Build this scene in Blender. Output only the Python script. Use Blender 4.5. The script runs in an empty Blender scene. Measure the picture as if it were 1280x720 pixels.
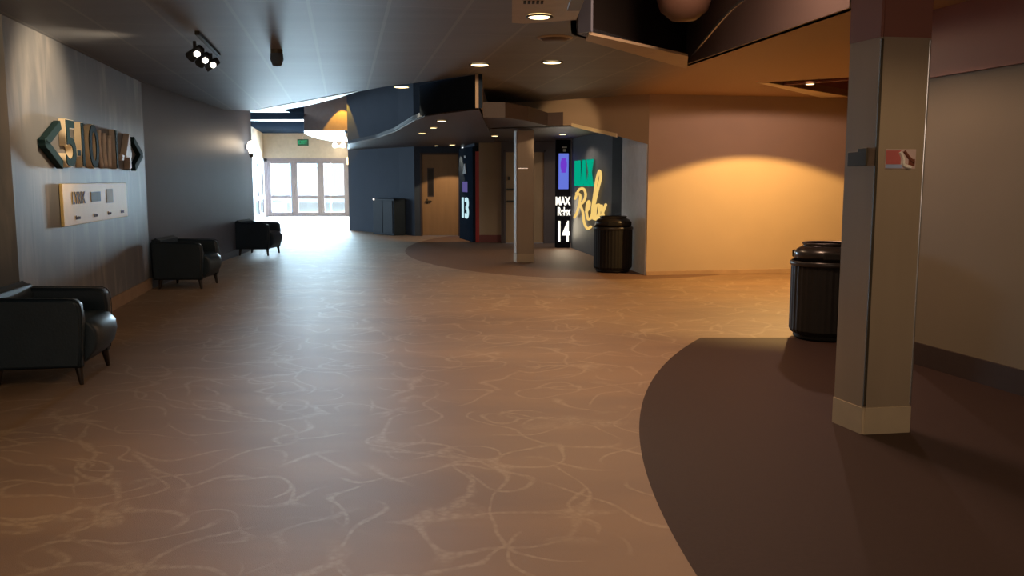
import bpy, bmesh, math, random
from mathutils import Vector, Matrix
random.seed(4)
sc = bpy.context.scene
PI = math.pi
# ------------------------------------------------------------------ camera, world, exposure
EYE = 1.5
PITCH = math.atan(135/1100)
cam = bpy.data.objects.new('camera', bpy.data.cameras.new('camera'))
sc.collection.objects.link(cam); sc.camera = cam
cam.location = (0, 0, EYE)
cam.rotation_euler = (PI/2-PITCH, 0, 0)
cam.data.sensor_width = 36; cam.data.lens = 36*1100/1280
cam.data.clip_end = 300
sc.view_settings.view_transform = 'Standard'
sc.view_settings.look = 'None'
sc.view_settings.gamma = 1
sc.view_settings.use_curve_mapping = False
sc.view_settings.exposure = 0.55
w = bpy.data.worlds.new('world'); sc.world = w; w.use_nodes = True
w.node_tree.nodes['Background'].inputs[0].default_value = (.80, .92, 1, 1)
w.node_tree.nodes['Background'].inputs[1].default_value = 1.0

def light(name, kind, loc, power, color, target=None, parent=None, **kw):
    d = bpy.data.lights.new(name, kind); d.energy = power; d.color = color
    for k, v in kw.items(): setattr(d, k, v)
    o = bpy.data.objects.new(name, d); sc.collection.objects.link(o)
    o.location = loc
    if target is not None:
        o.rotation_euler = (Vector(target)-Vector(loc)).to_track_quat('-Z', 'Y').to_euler()
    if parent: o.parent = parent
    return o
COOL = (.66, .87, 1.0); WARM = (1, .68, .38)
# daylight of the open sky outside the exit doors and an added fill from an unseen side window
light('added_side_fill', 'AREA', (-12.3, 25.6, 1.9), 260, (.72, .88, 1), (-4, 24.0, 1.2), shape='RECTANGLE', size=6, size_y=2.4)
light('daylight_doors', 'AREA', (-8.6, 39.5, 2.2), 15000, COOL, (-7.2, 30, .7), shape='RECTANGLE', size=5.5, size_y=3.6)

# added soft fill behind the camera, with no source built there
light('added_back_fill', 'AREA', (0, -3.6, 2.2), 46, (1, .76, .58), (0, 6, 1.2), shape='RECTANGLE', size=7, size_y=1.1)

# ------------------------------------------------------------------ materials
def nt(name):
    m = bpy.data.materials.new(name); m.use_nodes = True
    n = m.node_tree; n.nodes.clear()
    o = n.nodes.new('ShaderNodeOutputMaterial')
    return m, n, o
def N(n, t, **kw):
    x = n.nodes.new(t)
    for k, v in kw.items():
        if k.startswith('i_'):
            x.inputs[int(k[2:])].default_value = v
        else: setattr(x, k, v)
    return x
def mathn(n, op, a, b=None, c=None):
    x = n.nodes.new('ShaderNodeMath'); x.operation = op
    for i, v in enumerate((a, b, c)):
        if v is None: continue
        if isinstance(v, (int, float)): x.inputs[i].default_value = v
        else: n.links.new(v, x.inputs[i])
    return x.outputs[0]
def rgb(c): return (c[0], c[1], c[2], 1)
def lin(r, g, b):
    f = lambda v: (v/255/12.92 if v/255 <= .04045 else ((v/255+.055)/1.055)**2.4)
    return (f(r), f(g), f(b))
def mixc(n, fac, a, b):
    x = n.nodes.new('ShaderNodeMix'); x.data_type = 'RGBA'
    if isinstance(fac, (int, float)): x.inputs[0].default_value = fac
    else: n.links.new(fac, x.inputs[0])
    for i, v in ((6, a), (7, b)):
        if isinstance(v, tuple): x.inputs[i].default_value = rgb(v)
        else: n.links.new(v, x.inputs[i])
    return x.outputs[2]
def mat(name, col, rough=.6, metal=0, var=.08, scale=8, bump=0, bscale=120, spec=.5, coat=0, stretch=(1, 1, 1), emit=None, estr=0):
    m, n, o = nt(name)
    b = N(n, 'ShaderNodeBsdfPrincipled')
    tc = N(n, 'ShaderNodeTexCoord'); mp = N(n, 'ShaderNodeMapping'); mp.inputs['Scale'].default_value = stretch
    n.links.new(tc.outputs['Object'], mp.inputs[0])
    no = N(n, 'ShaderNodeTexNoise'); no.inputs['Scale'].default_value = scale; no.inputs['Detail'].default_value = 5
    n.links.new(mp.outputs[0], no.inputs['Vector'])
    c2 = tuple(max(0, v*(1-var*2)) for v in col); c3 = tuple(min(1, v*(1+var*2)) for v in col)
    n.links.new(mixc(n, no.outputs[0], c2, c3), b.inputs['Base Color'])
    b.inputs['Roughness'].default_value = rough; b.inputs['Metallic'].default_value = metal
    b.inputs['Specular IOR Level'].default_value = spec; b.inputs['Coat Weight'].default_value = coat
    if bump:
        n2 = N(n, 'ShaderNodeTexNoise'); n2.inputs['Scale'].default_value = bscale
        n.links.new(mp.outputs[0], n2.inputs['Vector'])
        bp = N(n, 'ShaderNodeBump'); bp.inputs['Strength'].default_value = bump; bp.inputs['Distance'].default_value = .01
        n.links.new(n2.outputs[0], bp.inputs['Height']); n.links.new(bp.outputs[0], b.inputs['Normal'])
    if emit:
        b.inputs['Emission Color'].default_value = rgb(emit); b.inputs['Emission Strength'].default_value = estr
    n.links.new(b.outputs[0], o.inputs[0])
    return m
def emis(name, col, s):
    m, n, o = nt(name)
    e = N(n, 'ShaderNodeEmission'); e.inputs[0].default_value = rgb(col); e.inputs[1].default_value = s
    n.links.new(e.outputs[0], o.inputs[0]); return m
def glassm(name, tint=(.95, .98, 1)):
    m, n, o = nt(name)
    t = N(n, 'ShaderNodeBsdfTransparent'); t.inputs[0].default_value = rgb(tint)
    g = N(n, 'ShaderNodeBsdfGlossy'); g.inputs['Roughness'].default_value = .05
    x = N(n, 'ShaderNodeMixShader'); x.inputs[0].default_value = .06
    n.links.new(t.outputs[0], x.inputs[1]); n.links.new(g.outputs[0], x.inputs[2]); n.links.new(x.outputs[0], o.inputs[0])
    return m

def carpet_mat():
    m, n, o = nt('carpet')
    b = N(n, 'ShaderNodeBsdfPrincipled')
    tc = N(n, 'ShaderNodeTexCoord'); P = tc.outputs['Object']
    sep = N(n, 'ShaderNodeSeparateXYZ'); n.links.new(P, sep.inputs[0])
    X, Y = sep.outputs[0], sep.outputs[1]
    lines = None
    def contour(scale, lvl, width, seed, mscale):
        mp = N(n, 'ShaderNodeMapping'); mp.inputs['Location'].default_value = (seed, seed*.7, 0)
        n.links.new(P, mp.inputs[0])
        no = N(n, 'ShaderNodeTexNoise'); no.inputs['Scale'].default_value = scale; no.inputs['Detail'].default_value = .6
        n.links.new(mp.outputs[0], no.inputs['Vector'])
        d = mathn(n, 'ABSOLUTE', mathn(n, 'SUBTRACT', no.outputs[0], lvl))
        mr = N(n, 'ShaderNodeMapRange'); mr.inputs[1].default_value = width*.3; mr.inputs[2].default_value = width
        mr.inputs[3].default_value = 1; mr.inputs[4].default_value = 0
        n.links.new(d, mr.inputs[0])
        mk = N(n, 'ShaderNodeTexNoise'); mk.inputs['Scale'].default_value = mscale; mk.inputs['Detail'].default_value = 0
        n.links.new(mp.outputs[0], mk.inputs['Vector'])
        m2 = N(n, 'ShaderNodeMapRange'); m2.inputs[1].default_value = .44; m2.inputs[2].default_value = .56
        n.links.new(mk.outputs[0], m2.inputs[0])
        return mathn(n, 'MULTIPLY', mr.outputs[0], m2.outputs[0])
    for a in ((1.3, .5, .013, 0, 1.9), (1.5, .44, .013, 7.3, 2.0), (1.3, .56, .013, 15.1, 1.7), (1.9, .5, .016, 23.9, 2.0), (1.6, .47, .013, 31.2, 2.1)):
        c = contour(*a)
        lines = c if lines is None else mathn(n, 'MAXIMUM', lines, c)
    # the woven loops break every line into small dashes
    vo = N(n, 'ShaderNodeTexVoronoi'); vo.inputs['Scale'].default_value = 34
    n.links.new(P, vo.inputs['Vector'])
    ds = N(n, 'ShaderNodeMapRange'); ds.inputs[1].default_value = .25; ds.inputs[2].default_value = .75; ds.inputs[3].default_value = 1; ds.inputs[4].default_value = .35
    n.links.new(vo.outputs[0], ds.inputs[0])
    lines = mathn(n, 'MULTIPLY', lines, ds.outputs[0])
    big = N(n, 'ShaderNodeTexNoise'); big.inputs['Scale'].default_value = 1.3; big.inputs['Detail'].default_value = 6
    mpb = N(n, 'ShaderNodeMapping'); mpb.inputs['Scale'].default_value = (.5, 1.6, 1)
    n.links.new(P, mpb.inputs[0]); n.links.new(mpb.outputs[0], big.inputs['Vector'])
    bm_ = N(n, 'ShaderNodeMapRange'); bm_.inputs[1].default_value = .35; bm_.inputs[2].default_value = .65
    n.links.new(big.outputs[0], bm_.inputs[0])
    base = mixc(n, bm_.outputs[0], CARP_A, CARP_B)
    main = mixc(n, mathn(n, 'MULTIPLY', lines, .34), base, CARP_L)
    # plain dark carpet inside the big arc by the pillar, and the brown carpet before the theatre doors
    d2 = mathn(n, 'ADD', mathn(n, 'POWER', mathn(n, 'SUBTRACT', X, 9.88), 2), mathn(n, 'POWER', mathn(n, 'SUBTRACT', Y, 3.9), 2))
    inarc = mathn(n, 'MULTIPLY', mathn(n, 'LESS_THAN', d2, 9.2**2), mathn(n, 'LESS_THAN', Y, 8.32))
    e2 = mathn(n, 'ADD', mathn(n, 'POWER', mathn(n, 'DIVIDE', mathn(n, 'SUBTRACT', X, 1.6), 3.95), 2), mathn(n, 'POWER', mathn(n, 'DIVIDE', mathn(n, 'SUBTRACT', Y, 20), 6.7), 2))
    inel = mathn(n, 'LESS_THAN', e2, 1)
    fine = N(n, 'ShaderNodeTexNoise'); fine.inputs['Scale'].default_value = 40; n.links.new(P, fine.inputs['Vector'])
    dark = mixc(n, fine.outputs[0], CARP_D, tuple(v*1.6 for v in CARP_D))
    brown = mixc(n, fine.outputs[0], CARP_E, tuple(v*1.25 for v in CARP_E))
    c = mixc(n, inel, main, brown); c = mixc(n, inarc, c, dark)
    n.links.new(c, b.inputs['Base Color'])
    b.inputs['Roughness'].default_value = .60
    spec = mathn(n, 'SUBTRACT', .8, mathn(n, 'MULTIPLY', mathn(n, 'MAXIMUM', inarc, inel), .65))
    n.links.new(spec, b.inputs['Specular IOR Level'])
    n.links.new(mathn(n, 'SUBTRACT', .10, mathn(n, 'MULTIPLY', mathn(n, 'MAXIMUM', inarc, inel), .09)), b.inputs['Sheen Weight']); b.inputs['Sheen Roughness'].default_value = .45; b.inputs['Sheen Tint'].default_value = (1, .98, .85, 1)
    bp = N(n, 'ShaderNodeBump'); bp.inputs['Strength'].default_value = .25; bp.inputs['Distance'].default_value = .01
    fn = N(n, 'ShaderNodeTexNoise'); fn.inputs['Scale'].default_value = 220; n.links.new(P, fn.inputs['Vector'])
    n.links.new(fn.outputs[0], bp.inputs['Height']); n.links.new(bp.outputs[0], b.inputs['Normal'])
    n.links.new(b.outputs[0], o.inputs[0]); return m
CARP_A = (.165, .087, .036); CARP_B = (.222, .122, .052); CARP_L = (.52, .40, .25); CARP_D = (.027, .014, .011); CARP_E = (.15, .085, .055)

def ceiling_mat():
    m, n, o = nt('ceiling_tiles')
    b = N(n, 'ShaderNodeBsdfPrincipled')
    tc = N(n, 'ShaderNodeTexCoord'); sep = N(n, 'ShaderNodeSeparateXYZ'); n.links.new(tc.outputs['Object'], sep.inputs[0])
    X, Y = sep.outputs[0], sep.outputs[1]
    a = mathn(n, 'ADD', mathn(n, 'ADD', X, mathn(n, 'MULTIPLY', Y, .19)), 60.03)
    c = mathn(n, 'ADD', mathn(n, 'SUBTRACT', Y, mathn(n, 'MULTIPLY', X, .19)), 60)
    def seam(v, per, wd):
        f = mathn(n, 'MODULO', v, per)
        return mathn(n, 'MAXIMUM', mathn(n, 'LESS_THAN', f, wd), 0)
    s = mathn(n, 'MAXIMUM', seam(a, .61, .03), mathn(n, 'MULTIPLY', seam(c, 1.22, .03), .5))
    mp = N(n, 'ShaderNodeMapping'); mp.inputs['Scale'].default_value = (.35, 2.2, 1); n.links.new(tc.outputs['Object'], mp.inputs[0])
    no = N(n, 'ShaderNodeTexNoise'); no.inputs['Scale'].default_value = 1.2; no.inputs['Detail'].default_value = 5; n.links.new(mp.outputs[0], no.inputs['Vector'])
    base = mixc(n, no.outputs[0], (.15, .168, .20), (.23, .25, .29))
    # tiles on the left, plain plasterboard right of the coffer, its tan imitating orange lamp light
    mr = N(n, 'ShaderNodeMapRange'); mr.inputs[1].default_value = 1.5; mr.inputs[2].default_value = 2.2; n.links.new(X, mr.inputs[0])
    n.links.new(mixc(n, mr.outputs[0], mixc(n, mathn(n, 'MULTIPLY', s, .26), base, (.40, .40, .41)), (.46, .31, .17)), b.inputs['Base Color'])
    b.inputs['Roughness'].default_value = .6; b.inputs['Specular IOR Level'].default_value = .3
    n.links.new(b.outputs[0], o.inputs[0]); return m

def mural_mat():
    m, n, o = nt('mural_paper')
    b = N(n, 'ShaderNodeBsdfPrincipled')
    tc = N(n, 'ShaderNodeTexCoord')
    mp = N(n, 'ShaderNodeMapping'); mp.inputs['Scale'].default_value = (4.5, 4.5, 1.0); n.links.new(tc.outputs['Object'], mp.inputs[0])
    no = N(n, 'ShaderNodeTexNoise'); no.inputs['Scale'].default_value = 1; no.inputs['Detail'].default_value = 6; no.inputs['Distortion'].default_value = .6
    n.links.new(mp.outputs[0], no.inputs['Vector'])
    mk = N(n, 'ShaderNodeTexNoise'); mk.inputs['Scale'].default_value = 1.4; mk.inputs['Detail'].default_value = 2; n.links.new(tc.outputs['Object'], mk.inputs['Vector'])
    r1 = N(n, 'ShaderNodeMapRange'); r1.inputs[1].default_value = .44; r1.inputs[2].default_value = .68; n.links.new(no.outputs[0], r1.inputs[0])
    r2 = N(n, 'ShaderNodeMapRange'); r2.inputs[1].default_value = .38; r2.inputs[2].default_value = .62; n.links.new(mk.outputs[0], r2.inputs[0])
    f = mathn(n, 'MULTIPLY', r1.outputs[0], r2.outputs[0])
    n.links.new(mixc(n, f, (.165, .175, .195), (.32, .305, .30)), b.inputs['Base Color'])
    b.inputs['Roughness'].default_value = .5
    n.links.new(b.outputs[0], o.inputs[0]); return m

M = dict(
    carpet=carpet_mat(), ceil=ceiling_mat(), mural=mural_mat(),
    navy=mat('navy_paint', (.062, .082, .115), .7, var=.05, scale=2, spec=.2),
    darkwall=mat('charcoal_paint', (.008, .008, .013), .8, spec=.1),
    greywall=mat('slate_paint', (.14, .155, .20), .45, var=.05, scale=1.5),
    tan=mat('tan_paint', (.44, .33, .225), .65, var=.03, scale=2, bump=.05),
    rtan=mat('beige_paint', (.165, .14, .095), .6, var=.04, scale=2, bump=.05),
    maroon=mat('maroon_paint', (.27, .11, .085), .5, var=.06, scale=2),
    brown=mat('dark_brown_paint', (.085, .06, .055), .5, var=.06, scale=2),
    nightblue=mat('night_blue_paint', (.018, .028, .045), .9, spec=0), paletrim=mat('pale_trim', (.82, .70, .45), .5), cream=mat('cream_paint', (.58, .53, .45), .65), cabinet=mat('cabinet_blue', (.022, .036, .055), .6, spec=.3),
    black=mat('black_paint', (.012, .012, .013), .6, spec=.1),
    gloss=mat('black_satin', (.02, .017, .016), .28, var=.05),
    lip=mat('beige_trim', (.42, .33, .22), .5),
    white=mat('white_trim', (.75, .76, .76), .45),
    cove=mat('purple_grey_paint', (.36, .29, .28), .6),
    baseb=mat('wood_baseboard', (.38, .25, .15), .5, var=.12, scale=6),
    dbase=mat('dark_baseboard', (.035, .022, .018), .5),
    rbase=mat('red_baseboard', (.20, .05, .05), .5),
    red=mat('red_paint', (.55, .06, .05), .45),
    metal=mat('brushed_metal', (.40, .325, .245), .42, metal=.25, var=.06, scale=5, stretch=(1, 1, .15)),
    metalbase=mat('steel_base', (.60, .50, .36), .40, metal=.2, var=.05),
    steel=mat('steel', (.75, .76, .78), .25, metal=.9),
    dplate=mat('bronze_plate', (.055, .045, .03), .55, metal=.2),
    leather=mat('dark_leather', (.018, .036, .056), .42, var=.10, scale=5, bump=.08, bscale=60),
    leg=mat('dark_wood_leg', (.018, .012, .01), .4),
    door=mat('wood_door', (.36, .22, .11), .45, var=.10, scale=3, stretch=(3, 3, .4)),
    frame=mat('aluminium_frame', (.30, .28, .31), .6, spec=.2),
    can=mat('black_can', (.011, .010, .009), .6, spec=.25, var=.1, scale=20),
    glass=glassm('clear_glass'),
    panelgrey=mat('light_grey_panel', (.72, .75, .76), .5),
    maxwall=mat('dark_grey_panel', (.085, .085, .09), .6, spec=.2),
    paper=mat('poster_paper', (.80, .60, .24), .5, var=.03),
    pave=mat('pavement', (.55, .56, .55), .8),
    blue=mat('pale_blue_paint', (.12, .42, .72), .5),
    ink=mat('ink', (.10, .09, .09), .6), inkblue=mat('ink_blue', (.16, .25, .33), .6), inkgreen=mat('ink_green', (.42, .46, .38), .6),
    letter=mat('teal_letter', (.012, .035, .04), .7, spec=.15), letterside=mat('cream_letter_return', (.85, .72, .52), .5),
    paleletter=mat('pale_letter', (.60, .55, .52), .5),
    lamp=emis('lamp_glow', (1, .72, .34), 4), lampw=emis('lamp_white', (1, .93, .82), 3),
    green=emis('neon_green', (.0, .46, .27), .55), yellow=emis('neon_yellow', (1, .66, .20), .62),
    signwhite=emis('sign_white', (1, .93, .80), .95), signcyan=emis('sign_cyan', (.62, .92, 1), .6),
    screen=emis('screen_blue', (.16, .22, .85), .55), violet=emis('screen_violet', (.20, .05, .72), .55), violetdim=emis('violet_square', (.17, .14, .42), .4),
    exitg=emis('exit_green', (.05, .55, .25), .6), exitp=mat('exit_housing', (.02, .10, .06), .5),
    brownshade=mat('brown_shade', (.10, .055, .04), .45),
    flyer=mat('flyer_paper', (.55, .42, .42), .35), flyred=mat('flyer_red', (.45, .12, .12), .35), flyblue=mat('flyer_blue', (.30, .38, .62), .35), flywhite=mat('flyer_white', (.72, .70, .68), .35), flybrown=mat('flyer_brown', (.16, .05, .03), .4),
)
# ------------------------------------------------------------------ mesh helpers
def obj(name, bm, m, parent=None, smooth=False):
    bmesh.ops.recalc_face_normals(bm, faces=bm.faces)
    me = bpy.data.meshes.new(name); bm.to_mesh(me); bm.free()
    me.materials.append(M[m] if isinstance(m, str) else m)
    if smooth:
        for p in me.polygons: p.use_smooth = True
    o = bpy.data.objects.new(name, me); sc.collection.objects.link(o)
    if smooth:
        wn = o.modifiers.new('normals', 'WEIGHTED_NORMAL'); wn.weight = 100; wn.keep_sharp = True
    if parent: o.parent = parent
    return o
def struct(name, bm, m, parent=None, smooth=False):
    o = obj(name, bm, m, parent, smooth)
    if not parent: o['kind'] = 'structure'
    return o
def tag(o, label, cat, group=None):
    o['label'] = label; o['category'] = cat
    if group: o['group'] = group
    return o
def thing(name, label, cat, loc=(0, 0, 0), rz=0, group=None):
    o = bpy.data.objects.new(name, None); sc.collection.objects.link(o)
    o.location = loc; o.rotation_euler = (0, 0, rz); o.empty_display_size = .1
    return tag(o, label, cat, group)
def dup(root, loc, rz, label, group=None):
    r = root.copy(); sc.collection.objects.link(r); r.location = loc; r.rotation_euler = (0, 0, rz); r['label'] = label
    if group: r['group'] = group
    for ch in list(root.children):
        c = ch.copy(); sc.collection.objects.link(c); c.parent = r
        for g in ch.children:
            d = g.copy(); sc.collection.objects.link(d); d.parent = c
    return r
def NB(): return bmesh.new()
def box(bm, a, b, bev=0, mtx=None, seg=2):
    c = [(a[i]+b[i])/2 for i in range(3)]; s = [abs(b[i]-a[i]) for i in range(3)]
    t = bmesh.new()
    bmesh.ops.create_cube(t, size=1)
    bmesh.ops.scale(t, vec=s, verts=t.verts); bmesh.ops.translate(t, vec=c, verts=t.verts)
    if bev: bmesh.ops.bevel(t, geom=list(t.edges), offset=bev, segments=seg, affect='EDGES', profile=.5)
    if mtx: bmesh.ops.transform(t, matrix=mtx, verts=t.verts)
    merge(bm, t); return bm
def merge(bm, t):
    me = bpy.data.meshes.new('tmp'); t.to_mesh(me); t.free(); bm.from_mesh(me); bpy.data.meshes.remove(me)
def lathe(bm, prof, c=(0, 0, 0), n=40, mtx=None):
    t = bmesh.new(); rings = []
    for r, z in prof:
        if r < 1e-5: rings.append([t.verts.new((c[0], c[1], c[2]+z))])
        else: rings.append([t.verts.new((c[0]+r*math.cos(2*PI*k/n), c[1]+r*math.sin(2*PI*k/n), c[2]+z)) for k in range(n)])
    for A, B in zip(rings, rings[1:]):
        for k in range(n):
            if len(A) == 1 and len(B) == 1: continue
            if len(A) == 1: t.faces.new((A[0], B[k], B[(k+1) % n]))
            elif len(B) == 1: t.faces.new((A[k], A[(k+1) % n], B[0]))
            else: t.faces.new((A[k], A[(k+1) % n], B[(k+1) % n], B[k]))
    if mtx: bmesh.ops.transform(t, matrix=mtx, verts=t.verts)
    merge(bm, t); return bm
def plate(outer, z0, z1, holes=()):
    """horizontal slab with holes"""
    bm = NB()
    for z in (z0, z1):
        es = []
        for loop in (outer,)+tuple(holes):
            vs = [bm.verts.new((p[0], p[1], z)) for p in loop]
            es += [bm.edges.new((vs[i], vs[(i+1) % len(vs)])) for i in range(len(vs))]
        bmesh.ops.triangle_fill(bm, edges=es, use_beauty=True)
    for loop in (outer,)+tuple(holes):
        for i in range(len(loop)):
            p, q = loop[i], loop[(i+1) % len(loop)]
            bm.faces.new([bm.verts.new(v) for v in ((p[0], p[1], z0), (q[0], q[1], z0), (q[0], q[1], z1), (p[0], p[1], z1))])
    bmesh.ops.remove_doubles(bm, verts=bm.verts, dist=1e-4)
    return bm
def wallbm(P, Q, z0, z1, t, bm=None, zs=None):
    """vertical slab from P to Q; thickness t towards the left of P->Q. zs = (zP, zQ) bottom heights"""
    bm = bm or NB()
    d = Vector((Q[0]-P[0], Q[1]-P[1])); n = Vector((-d.y, d.x)).normalized()*t
    za, zb = zs or (z0, z0)
    vs = [bm.verts.new(v) for v in ((P[0], P[1], za), (Q[0], Q[1], zb), (Q[0], Q[1], z1), (P[0], P[1], z1),
          (P[0]+n.x, P[1]+n.y, za), (Q[0]+n.x, Q[1]+n.y, zb), (Q[0]+n.x, Q[1]+n.y, z1), (P[0]+n.x, P[1]+n.y, z1))]
    for f in ((0, 1, 2, 3), (4, 5, 6, 7), (0, 1, 5, 4), (3, 2, 6, 7), (0, 3, 7, 4), (1, 2, 6, 5)): bm.faces.new([vs[i] for i in f])
    return bm
def frame_mtx(P, Q, z=0, off=0):
    """local X along P->Q, local Y up, local Z = right-hand side of P->Q (towards the room)"""
    d = Vector((Q[0]-P[0], Q[1]-P[1], 0)).normalized(); n = Vector((d.y, -d.x, 0))
    m = Matrix.Identity(4)
    for i, v in enumerate((d, Vector((0, 0, 1)), n)):
        for r in range(3): m[r][i] = v[r]
    m.translation = Vector((P[0], P[1], z)) + n*off
    return m
def text_bm(s, size, depth, sx=1, bevel=0, bold=0):
    cu = bpy.data.curves.new('t', 'FONT'); cu.body = s; cu.size = size; cu.extrude = depth/2; cu.align_x = 'CENTER'; cu.align_y = 'CENTER'; cu.offset = bold
    o = bpy.data.objects.new('t', cu); sc.collection.objects.link(o)
    dg = bpy.context.evaluated_depsgraph_get(); me = bpy.data.meshes.new_from_object(o.evaluated_get(dg))
    bm = NB(); bm.from_mesh(me); bpy.data.objects.remove(o); bpy.data.meshes.remove(me)
    bmesh.ops.scale(bm, vec=(sx, 1, 1), verts=bm.verts)
    return bm
def text(name, s, size, depth, mtx, at, m, parent, sx=1, bold=0):
    bm = text_bm(s, size, depth, sx, bold=bold)
    bmesh.ops.translate(bm, vec=(at[0], at[1], at[2] if len(at) > 2 else depth/2), verts=bm.verts)
    bmesh.ops.transform(bm, matrix=mtx, verts=bm.verts)
    return obj(name, bm, m, parent)
def tube(bm, pts, r, n=8, mtx=None, smooth=3):
    P = [Vector(p) for p in pts]
    if smooth > 1 and len(P) > 2:
        R = []
        for i in range(len(P)-1):
            a, b, c, d = P[max(i-1, 0)], P[i], P[i+1], P[min(i+2, len(P)-1)]
            for k in range(smooth):
                t = k/smooth
                R.append(.5*((2*b)+(-a+c)*t+(2*a-5*b+4*c-d)*t*t+(-a+3*b-3*c+d)*t**3))
        R.append(P[-1]); P = R
    t = bmesh.new(); rings = []
    for i, p in enumerate(P):
        d = (P[min(i+1, len(P)-1)]-P[max(i-1, 0)]).normalized()
        u = d.cross(Vector((0, 0, 1)));
        if u.length < .01: u = d.cross(Vector((0, 1, 0)))
        u.normalize(); v = d.cross(u)
        rings.append([t.verts.new(p+(u*math.cos(2*PI*k/n)+v*math.sin(2*PI*k/n))*r) for k in range(n)])
    for A, B in zip(rings, rings[1:]):
        for k in range(n): t.faces.new((A[k], A[(k+1) % n], B[(k+1) % n], B[k]))
    t.faces.new(rings[0]); t.faces.new(rings[-1])
    if mtx: bmesh.ops.transform(t, matrix=mtx, verts=t.verts)
    merge(bm, t); return bm
def lathe_xy(bm, prof, n=24): return lathe(bm, prof, n=n)

# ------------------------------------------------------------------ the building
H = 2.82
WL0, WL1, WL2, WL3 = (-4.10, 7.28), (-5.03, 12.18), (-5.45, 17.0), (-5.67, 19.4)
b = NB(); box(b, (-14, -4.5, -.1), (9, 37, 0)); struct('floor', b, 'carpet')
b = NB(); box(b, (-30, 37, -.12), (14, 60, -.02)); struct('trim_1', b, 'pave')
# left side
struct('wall_left', wallbm(WL0, WL1, 0, H, .22), 'mural')
struct('wall_left_far', wallbm(WL1, WL3, 0, 3.38, .22), 'greywall')
struct('wall_left_near', wallbm((-4.30, -4.5), (-4.30, 7.30), 0, H, .2), 'darkwall')
struct('baseboard_left', wallbm((WL0[0]+.02, WL0[1]), (WL1[0]+.02, WL1[1]), 0, .15, .02), 'baseb')
struct('baseboard_left_far', wallbm((WL1[0]+.02, WL1[1]), (WL3[0]+.02, WL3[1]), 0, .13, .02), 'greywall')
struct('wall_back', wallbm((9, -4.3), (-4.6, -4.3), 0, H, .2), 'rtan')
# vestibule by the exit
struct('wall_vestibule_return', wallbm(WL3, (-12, 19.6), 0, 3.38, .2), 'greywall')
EX0, EX1 = (-10.11, 36.2), (-6.60, 36.2)
VS = (-9.25, 31.8)
struct('wall_vestibule_left', wallbm(VS, EX0, 2.35, 4.2, .15), 'tan')
struct('wall_vestibule_left_near', wallbm((-9.1, 31.0), VS, 0, 4.2, .15), 'tan')
struct('wall_vestibule_side', wallbm((-12, 19.4), (-9.1, 31.0), 2.5, 3.6, .15, wallbm((-12, 19.4), (-9.1, 31.0), 0, .3, .15, wallbm((-12, 19.4), (-11.35, 22.0), .3, 2.5, .15, wallbm((-9.85, 28.0), (-9.1, 31.0), .3, 2.5, .15)))), 'greywall')
b = wallbm((-10.4, 36.2), (-4.4, 36.2), 2.38, 4.2, .2)
struct('wall_exit', b, 'cream')
b = wallbm((-6.60, 36.2), (-4.4, 36.2), 0, 2.38, .2); struct('wall_exit_right', b, 'cream')
struct('wall_vestibule_right', wallbm((-6.6, 36.2), (-4.87, 26.4), 0, 4.2, .15), 'tan')
# blue wall with the first theatre door
B0, B1, B2, B3 = (-4.87, 26.4), (-3.11, 24.45), (-2.62, 23.78), (-1.36, 23.72)
struct('wall_blue', wallbm(B0, B1, 0, 4.2, .2), 'navy')
struct('wall_blue_inner', wallbm(B1, B2, 0, 4.2, .2), 'navy')
b = wallbm(B2, (-2.46, 23.77), 0, 2.22, .2); wallbm((-1.40, 23.72), B3, 0, 2.22, .2, b); wallbm(B2, B3, 2.22, 4.2, .2, b)
struct('wall_theatre', b, 'navy')
# wall piece beside column 13
struct('wall_theatre_return', wallbm((-1.30, 23.8), (-.90, 21.4), 0, 4.2, .15), 'navy')
struct('trim_2', wallbm((-.88, 21.33), (-.79, 21.29), 0, 2.18, .3), 'red')
b = wallbm((-.79, 21.29), (-.26, 21.29), 0.0, 2.4, .3); struct('wall_theatre_panel', b, 'tan')
struct('baseboard_theatre', wallbm((-.79, 21.27), (-.26, 21.27), 0, .18, .02), 'rbase')
b = wallbm((-.26, 21.0), (-.20, 21.0), 0, 2.4, .3); wallbm((.80, 21.0), (1.02, 21.0), 0, 2.4, .3, b); wallbm((-.20, 21.0), (.80, 21.0), 2.2, 2.4, .3, b); wallbm((1.02, 21.0), (1.9, 21.0), 0, 2.4, .3, b)
struct('wall_alcove', b, 'brown')
MW0, MW1 = (1.32, 19.55), (1.82, 15.95)
struct('wall_max', wallbm(MW0, MW1, 0, 2.4, .2), 'maxwall')
struct('trim_3', wallbm((1.80, 15.97), (1.90, 15.33), 0, 2.4, .25), 'black')
TW0, TW1 = (2.13, 13.89), (7.2, 14.85)
struct('wall_alcove_end', wallbm((1.90, 15.33), (2.11, 13.93), 0, 2.3, .2), 'panelgrey')
struct('wall_tan', wallbm(TW0, TW1, 0, H, .25), 'tan')
struct('baseboard_tan', wallbm((2.13, 13.87), (7.2, 14.83), 0, .06, .02), 'baseb')
# wall above the alcove opening
G1, G2, G3 = (1.05, 14.71), (.60, 15.05), (-.45, 15.6)
b = wallbm(G1, TW0, 0, H, .25, zs=(2.40, 2.05)); wallbm(G2, G1, 2.40, H, .25, b); wallbm(G3, G2, 2.40, H, .25, b)
struct('wall_over_alcove', b, 'tan')
b = wallbm((.98, 14.72), (1.66, 14.20), 0, 2.44, .03, zs=(2.375, 2.175))
for v in b.verts:
    if v.co.z > 2.43: v.co.z = 2.43 if v.co.y > 14.5 else 2.235
struct('soffit_painted_light', b, 'paletrim')  # pale colour stands in for lamp light on the soffit underside
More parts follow.
